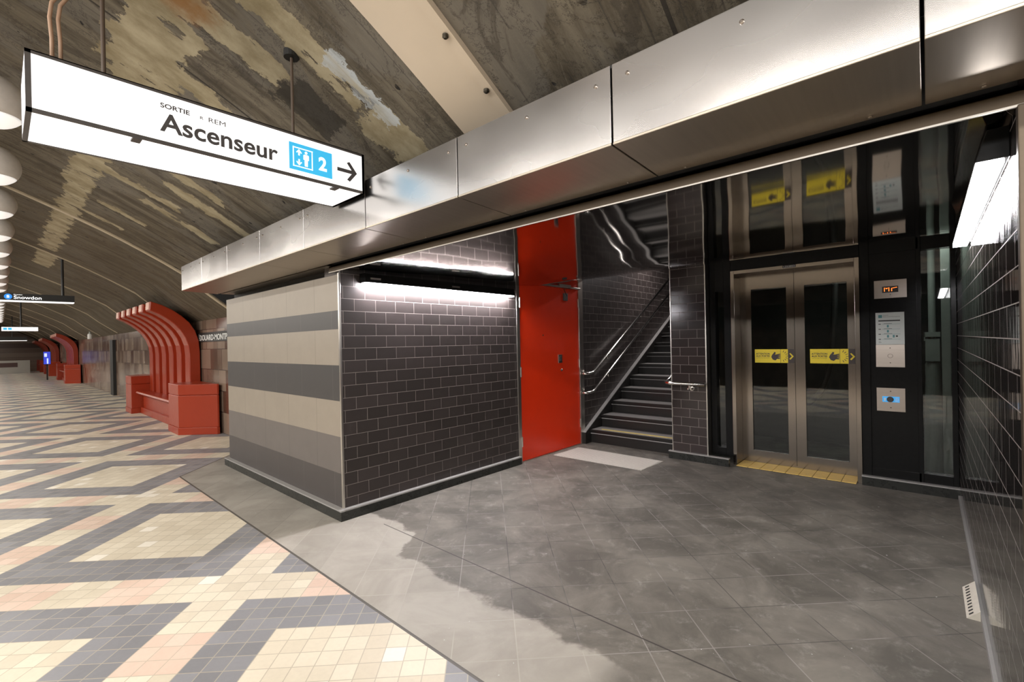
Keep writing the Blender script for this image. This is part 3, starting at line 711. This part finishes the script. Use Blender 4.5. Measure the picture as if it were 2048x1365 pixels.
# grey warning mat in front of the stairs
mb = MB().m(0).add([(-3.575, 4.716, .0), (-2.379, 4.742, .0), (-2.35, 5.249, .0), (-3.538, 5.266, .0), (-3.575, 4.716, .006), (-2.379, 4.742, .006), (-2.35, 5.249, .006), (-3.538, 5.266, .006)],
    [(0, 1, 2, 3), (4, 5, 6, 7), (0, 1, 5, 4), (1, 2, 6, 5), (2, 3, 7, 6), (3, 0, 4, 7)])
for i in range(17): mb.box(-3.55, -2.375, 4.74+i*.030, 4.755+i*.030, .006, .010)
tag(obj('tactile_mat', mb, 'mat_grey', centre=True), 'pale grey ribbed warning plate on the slate floor before the stairs', 'tactile mat')
# ------------------------------------------------------------------ lift shaft behind the glass
struct('wall_shaft', MB().box(-2.1, XR, 7.5, 7.6, 0, 3).box(-2.15, -2.1, 5.72, 7.6, 0, 3), 'shaft_dark', 'dark back wall of the lift shaft')
struct('ceiling.003', MB().box(-2.15, XR, 5.66, 7.6, 2.5, 2.6), 'shaft_dark', 'dark ceiling of the lift shaft')
t = thing('guide_post', 'tall grey steel guide post standing behind the right glass pane', 'post', (.13, 6.15, 0))
obj('post', MB().box(.100, .165, 6.12, 6.18, 0, 2.45), 'shaft_grey', t, bevel=.004)
obj('crossbar', MB().box(-.0, XR-.004, 6.19, 6.23, .60, .70), 'shaft_grey', t, bevel=.003)
t = thing('hydraulic_jack', 'grey hydraulic cylinder with clamp behind the right glass pane', 'hydraulic cylinder', (-.02, 6.45, 0))
obj('cylinder', MB().lathe([(.085, 0), (.055, 1.15), (.05, 1.16)], (.035, 6.45, 0), 24), 'shaft_grey', t, smooth_=False)
obj('clamp', MB().lathe([(.06, 0), (.06, .12)], (.035, 6.45, 1.02), 24).box(-.02, .09, 6.38, 6.43, 1.17, 1.40).box(-.03, .095, 6.37, 6.43, 1.42, 1.47).box(-.03, -.02, 6.37, 6.43, 1.38, 1.47), 'shaft_grey', t)
obj('ram', MB().lathe([(.03, 1.16), (.03, 2.45)], (.035, 6.45, 0), 16), 'shaft_grey', t)
tag(obj('travelling_cable', MB().tube([(-.753, 6.3, 2.4), (-.768, 6.3, 2.0), (-.785, 6.3, 1.6), (-.802, 6.3, 1.31), (-.825, 6.3, 1.13), (-.859, 6.3, .99), (-.92, 6.3, .81), (-1.02, 6.3, .68), (-1.14, 6.3, .60)], .032, 10), 'black_matte', smooth_=True, centre=True), 'thick black cable curving behind the right lift door glass', 'cable')

# ------------------------------------------------------------------ hanging illuminated signs
def arrowpoly(cx, cz, w_, h_):
    q = [(-.5, .09), (.22, .09), (-.02, .42), (.12, .5), (.5, 0), (.12, -.5), (-.02, -.42), (.22, -.09), (-.5, -.09)]
    return [(cx+a*w_, cz+b*h_) for a, b in q]
SX = -2.55
t = thing('hanging_sign', 'large white illuminated hanging sign reading Ascenseur with arrow', 'sign', (SX-.2, .8, 2.375))
y0, y1, z0, z1, xb = .085, 1.512, 2.377, 2.615, SX-.395
e = .014
mb = MB()
for (ya, yb) in ((y0, y0+e*1.2), (y1-e, y1)):
    mb.box(SX-e, SX, ya, yb, z0, z1); mb.box(xb, xb+e, ya, yb, z0, z1); mb.box(xb, SX, ya, yb, z0, z0+e)
    if ya == y1-e: mb.box(xb, SX, ya, yb, z0, z1)
for zz in (z0, z1-e):
    mb.box(SX-e, SX, y0, y1, zz, zz+e); mb.box(xb, xb+e, y0, y1, zz, zz+e)
mb.box(xb, SX, y0, y1, z1-.004, z1)
obj('frame', mb, 'sign_frame', t)
obj('face_panel', MB().box(SX-.006, SX-.003, y0+e, y1-e, z0+e, z1-e), 'sign_white', t)
obj('bottom_panel', MB().box(xb+e, SX-e, y0+e, y1-e, z0+.003, z0+.006), 'sign_white', t)
obj('end_panel', MB().box(xb+e, SX-e, y0+.001, y0+.005, z0+e, z1-.004), 'sign_end', t)
obj('back_panel', MB().box(xb+.003, xb+.006, y0+e, y1-e, z0+e, z1-e), 'sign_white', t)
ey_ = (0, 1, 0); ez_ = (0, 0, 1); en = (1, 0, 0); TX = SX-.003
for txt, ya, za, wd, ht, bd in (('SORTIE', .504, 2.541, .112, .022, .025), ('R', .657, 2.5395, .014, .014, .01), ('REM', .692, 2.537, .072, .022, .0), ('Ascenseur', .501, 2.434, .507, .086, .02)):
    obj('lettering', MB().text(txt, 1, (TX, ya, za), ey_, ez_, en, .001, width=wd, height=ht, bold=bd), 'text_dark', t)
obj('arrow', MB().plate(arrowpoly(1.402, 2.487, .125, .118), (TX, 0, 0), ey_, ez_, en, .001), 'text_dark', t)
mb = MB().m(0).box(TX, TX+.001, 1.066, 1.308, 2.416, 2.563).m(1)
T2 = TX+.001
for a in ((1.086, 1.194, 2.436, 2.441), (1.086, 1.194, 2.537, 2.542), (1.086, 1.091, 2.436, 2.542), (1.189, 1.194, 2.436, 2.542)): mb.box(T2, T2+.0008, *a)
for cz_, sg in ((2.516, 1), (2.463, -1)):
    mb.plate([(-.004, -.016*sg), (.004, -.016*sg), (.004, .004*sg), (.012, -.004*sg), (.015, .0), (0, .018*sg), (-.015, 0), (-.012, -.004*sg), (-.004, .004*sg)], (T2, 1.119, cz_), ey_, ez_, en, .0008)
mb.plate([(-.008, -.038), (-.001, -.038), (0, -.008), (.001, -.038), (.008, -.038), (.009, -.002), (.015, -.002), (.015, .022), (.009, .026), (-.009, .026), (-.015, .022), (-.015, -.002), (-.009, -.002)], (T2, 1.158, 2.486), ey_, ez_, en, .0008)
mb.plate([(.0075*math.cos(k*PI/6), .0075*math.sin(k*PI/6)) for k in range(12)], (T2, 1.158, 2.523), ey_, ez_, en, .0008)
mb.text('2', 1, (T2, 1.229, 2.449), ey_, ez_, en, .0008, width=.046, height=.077, bold=.03)
obj('lift_pictogram', mb, ['sign_blue', 'sign_icon'], t, 'blue panel with lift icon and number 2')
for yy in (.32, 1.11):
    obj('hanger_rod', MB().tube([(SX-.05, yy, z1), (SX-.05, yy, vz(yy)+.10)], .008, 10), 'rod_brown', t)
obj('ceiling_plate', MB().lathe([(.04, .12), (.04, .075)], (SX-.05, 1.11, vz(1.11)+.0), 16), 'black_matte', t)
for yy in (.42, 1.33): obj('catch', MB().box(SX-.05, SX+.002, yy-.016, yy+.016, z0-.008, z0), 'sign_frame', t)
t.scale = (.957, .957, .957); t.location = (-2.63, .766, 2.335)
for k_, dy in enumerate((0, .024)):
    tag(obj('conduit', MB().tube([(-2.50, .158+dy, 2.566), (-2.50, .158+dy, 2.66), (-2.50, .153+dy, 2.74), (-2.50, .160+dy, 2.80), (-2.50, .19+dy, 2.86), (-2.50, .24+dy*.7, 2.895), (-2.50, .275+dy*.5, 2.93), (-2.50, .285+dy*.5, 3.0), (-2.50, .285+dy*.5, vz(.3)+.01)], .0065, 10), 'pipe_copper', smooth_=True, centre=True),
        ('left' if k_ == 0 else 'right')+'hand one of two pinkish conduits rising from the big white sign', 'conduit', 'sign conduits')
# Snowdon sign
SX2 = -11.5
t = thing('hanging_sign', 'black hanging direction sign reading Snowdon with blue roundel', 'sign', (SX2, .55, 2.31))
obj('frame', MB().box(SX2-.2, SX2, .02, .945, 2.34, 2.455), 'black_matte', t)
obj('light_strip', MB().box(SX2-.18, SX2+.002, .03, .94, 2.322, 2.338), 'sign_white', t)
obj('rod', MB().tube([(SX2-.1, .8, 2.455), (SX2-.1, .8, vz(.8)+.01)], .02, 8), 'black_matte', t)
mb = MB().text('Snowdon', 1, (SX2, .195, 2.362), ey_, ez_, en, .003, width=.33, height=.055, bold=.008).text('Direction', 1, (SX2, .195, 2.428), ey_, ez_, en, .003, width=.10, height=.016)
obj('lettering', mb, 'sign_icon', t)
mb = MB().m(0).lathe([(.047, 0), (.047, .004)], (SX2, .13, 2.398), 24, 'x').m(1).text('S', 1, (SX2+.004, .112, 2.378), ey_, ez_, en, .002, width=.034, height=.042, bold=.02)
obj('roundel', mb, ['roundel_blue', 'sign_icon'], t, 'blue round arrow emblem')
# small white sign
SX3 = -21
t = thing('hanging_sign', 'small white illuminated hanging sign farther along the platform', 'sign', (SX3, .5, 2.1))
obj('frame', MB().box(SX3-.2, SX3, .08, .87, 2.115, 2.245), 'sign_frame', t)
obj('face_panel', MB().box(SX3, SX3+.003, .085, .865, 2.12, 2.24), 'sign_white', t)
obj('pictograms', MB().box(SX3+.003, SX3+.005, .12, .20, 2.15, 2.22).box(SX3+.003, SX3+.005, .22, .30, 2.15, 2.22), 'sign_blue', t)
obj('lettering', MB().text('Édouard-Montpetit', 1, (SX3+.003, .36, 2.165), ey_, ez_, en, .002, width=.44, height=.04), 'text_dark', t)
obj('rod', MB().tube([(SX3-.1, .5, 2.245), (SX3-.1, .5, vz(.5)+.01)], .02, 8), 'black_matte', t)
t = thing('hanging_sign', 'farthest dark hanging sign with a thin lit lower edge', 'sign', (-34, .4, 2.05))
obj('frame', MB().box(-34.2, -34, .05, 1.0, 2.06, 2.25), 'black_matte', t)
obj('light_strip', MB().box(-34.18, -33.998, .05, 1.0, 2.035, 2.06), 'sign_white', t)
obj('rod', MB().tube([(-34.1, .5, 2.25), (-34.1, .5, vz(.5)+.01)], .02, 8), 'black_matte', t)

# ------------------------------------------------------------------ row of globe pendants
ORD = ['nearest', 'second', 'third', 'fourth', 'fifth', 'sixth', 'seventh', 'eighth', 'ninth', 'tenth', 'eleventh', 'twelfth', 'thirteenth', 'fourteenth', 'fifteenth', 'sixteenth', 'seventeenth', 'eighteenth', 'nineteenth', 'twentieth']
g0 = None
for k in range(20):
    gx = -3.98-1.36*k; gy = .0+.003*k
    lab = 'white globe pendant lamp, %s in the row along the platform' % ORD[k]
    if g0 is None:
        g0 = thing('globe_pendant', lab, 'lamp', (gx, gy, 2.75), 'globe pendants')
        r = .15
        up = [(r*math.cos(math.radians(a)), r*math.sin(math.radians(a))) for a in range(-37, 90, 9)]
        dn = [(r*math.cos(math.radians(a)), r*math.sin(math.radians(a))) for a in (-88, -80, -72, -64, -56, -48, -42, -37)]
        obj('glass_bowl', MB().lathe(dn, (gx, gy, 2.9), 32), 'globe_glow', g0, smooth_=True)
        obj('shade', MB().lathe(up, (gx, gy, 2.9), 32), 'globe_shade', g0, smooth_=True)
        obj('stem', MB().tube([(gx, gy, 3.045), (gx, gy, vz(gy)+.01)], .022, 10), 'shaft_grey', g0)
    else: dup(g0, -1.36*k, .003*k, lab)

# ------------------------------------------------------------------ orange benches with ribbed canopy
def bench(label):
    t = thing('ribbed_bench', label, 'bench', (-11.3, 2.2, 0), 'orange benches')
    def block(sgn, xc):
        pl = lambda i: [(xc+sgn*q[0], q[1]) for q in ((.56+i, 2.5), (.56+i, 2.47-i), (.11+i*.4, 2.02-i), (-.56-i, 2.02-i), (-.56-i, 2.5))]
        mb = MB().prism(pl(.012), 0, .12).prism(pl(0), .12, .66).prism(pl(-.012), .66, .675).prism(pl(.0), .675, .85)
        obj('end_block', mb, 'bench_orange', t, bevel=.006)
    block(1, -9.53); block(-1, -14.1)
    sp = [(2.10, .46), (2.08, .48), (2.09, .50), (2.14, .51), (2.46, .49), (2.46, .44), (2.2, .43), (2.14, .43)]
    obj('seat', MB().m(0).prism(sp, -13.44, -10.03, 'x').m(1).box(-13.4, -10.05, 2.088, 2.10, .502, .508), ['bench_orange', 'bench_edge'], t)
    obj('seat_panel', MB().box(-13.44, -10.03, 2.22, 2.5, 0, .44).box(-13.44, -10.03, 2.17, 2.22, 0, .14), 'bench_orange', t, bevel=.01)
    obj('back_panel', MB().box(-13.44, -10.03, 2.44, 2.5, .49, .70), 'bench_orange', t)
    cl = [(2.45, .49), (2.45, 1.38)]+[(2.45-.02*k-.0045*k*k*.9, 1.38+.145*k-.0036*k*k*1.0) for k in range(1, 8)]
    cl = [(2.45, .49), (2.45, 1.0), (2.45, 1.38), (2.43, 1.56), (2.38, 1.72), (2.30, 1.87), (2.20, 1.99), (2.08, 2.09), (1.95, 2.17), (1.80, 2.23)]
    cl_o = [(2.53, .49), (2.53, 1.0), (2.53, 1.40), (2.515, 1.60), (2.46, 1.79), (2.37, 1.945), (2.25, 2.065), (2.12, 2.165), (1.97, 2.245), (1.80, 2.305)]
    cl_i = [(2.36, .49), (2.36, 1.0), (2.36, 1.36), (2.345, 1.52), (2.30, 1.665), (2.225, 1.80), (2.13, 1.915), (2.02, 2.01), (1.91, 2.085), (1.785, 2.145)]
    for k in range(6):
        xc = -13.37+k*.615
        obj('rib', MB().prism(cl_i+cl_o[::-1], xc-.155, xc+.155, 'x'), 'bench_orange', t, bevel=.012)
        obj('rib_tip', MB().prism([(1.778, 2.165), (1.785, 2.29), (1.80, 2.29), (1.795, 2.16)], xc-.13, xc+.13, 'x'), 'bench_edge', t)
    obj('canopy_sheet', MB().prism([(a+.02, b) for a, b in cl]+[(a+.03, b+.01) for a, b in cl][::-1], -13.5, -10.2, 'x'), 'bench_orange', t)
    return t
b0 = bench('nearest orange red bench with curved ribbed canopy beside the striped block')
dup(b0, -19.6, 0, 'second orange bench with ribbed canopy, far along the platform wall')
dup(b0, -29.6, 0, 'third orange bench beyond the second, just before the blue screen')
dup(b0, -38.2, 0, 'farthest orange bench near the end wall')
# station name band
t = thing('station_name_band', 'dark wall band with white letters spelling the station name', 'sign', (-8.6, 2.54, 1.58))
obj('band', MB().box(-10.4, -6.6, 2.535, 2.549, 1.575, 1.745), 'black_matte', t)
obj('lettering', MB().text('ÉDOUARD-MONTPETIT', 1, (-10.24, 2.535, 1.60), (1, 0, 0), (0, 0, 1), (0, -1, 0), .003, width=2.0, height=.13, bold=.01), 'white_paint', t)
# dark upright slot in the wall, camera, screen
struct('trim_%d' % NTRIM, MB().box(-20.1, -19.55, 2.47, 2.56, 0, 1.80), 'black_matte', 'black upright cover in the platform wall'); NTRIM += 1
t = thing('security_camera', 'small white camera on the wall top beyond the nearest bench', 'camera', (-23.2, 2.3, 1.9))
obj('body', MB().lathe([(.07, 0), (.07, .16), (.05, .2)], (-23.2, 2.3, 1.90), 14), 'white_paint', t)
obj('stem', MB().tube([(-23.2, 2.3, 2.08), (-23.2, 2.3, vz(2.3)+.02)], .03, 8), 'shaft_grey', t)
t = thing('information_screen', 'glowing blue information screen by the third orange bench', 'screen', (-34.05, 1.70, 0))
obj('case', MB().box(-34.1, -34, 1.56, 1.84, .80, 1.48).box(-34.08, -34.02, 1.67, 1.73, 0, .80), 'black_matte', t)
obj('display', MB().m(0).box(-34, -33.99, 1.575, 1.825, .82, 1.46).m(1).box(-33.99, -33.985, 1.69, 1.745, .84, 1.12).box(-33.99, -33.985, 1.60, 1.70, 1.2, 1.38), ['screen_blue', 'screen_white'], t)
struct('wall_parapet', MB().m(0).box(-47.3, -47, -3.2, 1.5, 0, .9).m(1).box(-47.31, -46.99, -3.2, .9, .45, .75), ['grey_counter', 'brown_strip'], 'low pale wall at the far end of the platform')
# ------------------------------------------------------------------ lamp light of the stairwell, added fill for the lift shaft
area('stair_light', (-2.95, 7.4, 3.1), .9, .2, 30, (1, .93, .92), (math.radians(0), 0, 0))
area('shaft_fill', (-.2, 5.95, 2.45), 1.2, .2, 7, (.9, 1, .93))  # added fill without a fixture, brightens what stands behind the lift glass
# ------------------------------------------------------------------ housings and hangers added around the unseen platform fill lights
for k, (x0, ln) in enumerate(((3.0, 9), (-6.5, 9), (-17, 11), (-29, 12), (-42, 13))):
    t = thing('fill_housing', 'long added housing of an unseen fill light over the platform, %s along the row' % ORD[k], 'lamp', (x0, -1.6, 3.205), 'platform fill lights')
    obj('housing', MB().box(x0-ln/2, x0+ln/2, -1.74, -1.46, 3.207, 3.28), 'white_paint', t)
    for hx in (x0-ln/3, x0+ln/3): obj('hanger', MB().tube([(hx, -1.6, 3.28), (hx, -1.6, vz(-1.6)+.01)], .012, 8), 'rod_brown', t)
for k, (x0, ln) in enumerate(((-1.0, 14), (-20.0, 22))):  # tilted housings added behind the unseen trackside fills
    t = thing('trackside_fill_housing', 'tilted added housing of an unseen trackside fill light, %s of two' % ('nearer', 'farther')[k], 'lamp', (x0, -4.6, 3.0), 'trackside fill lights')
    obj('housing', MB().prism([(-4.78, 2.68), (-4.47, 3.26), (-4.60, 3.33), (-4.92, 2.75)], x0-ln/2, x0+ln/2, 'x'), 'white_paint', t)
    for hx in (x0-ln/3, x0+ln/3): obj('hanger', MB().tube([(hx, -4.62, 3.28), (hx, -4.62, vz(-4.62)+.01)], .012, 8), 'rod_brown', t)
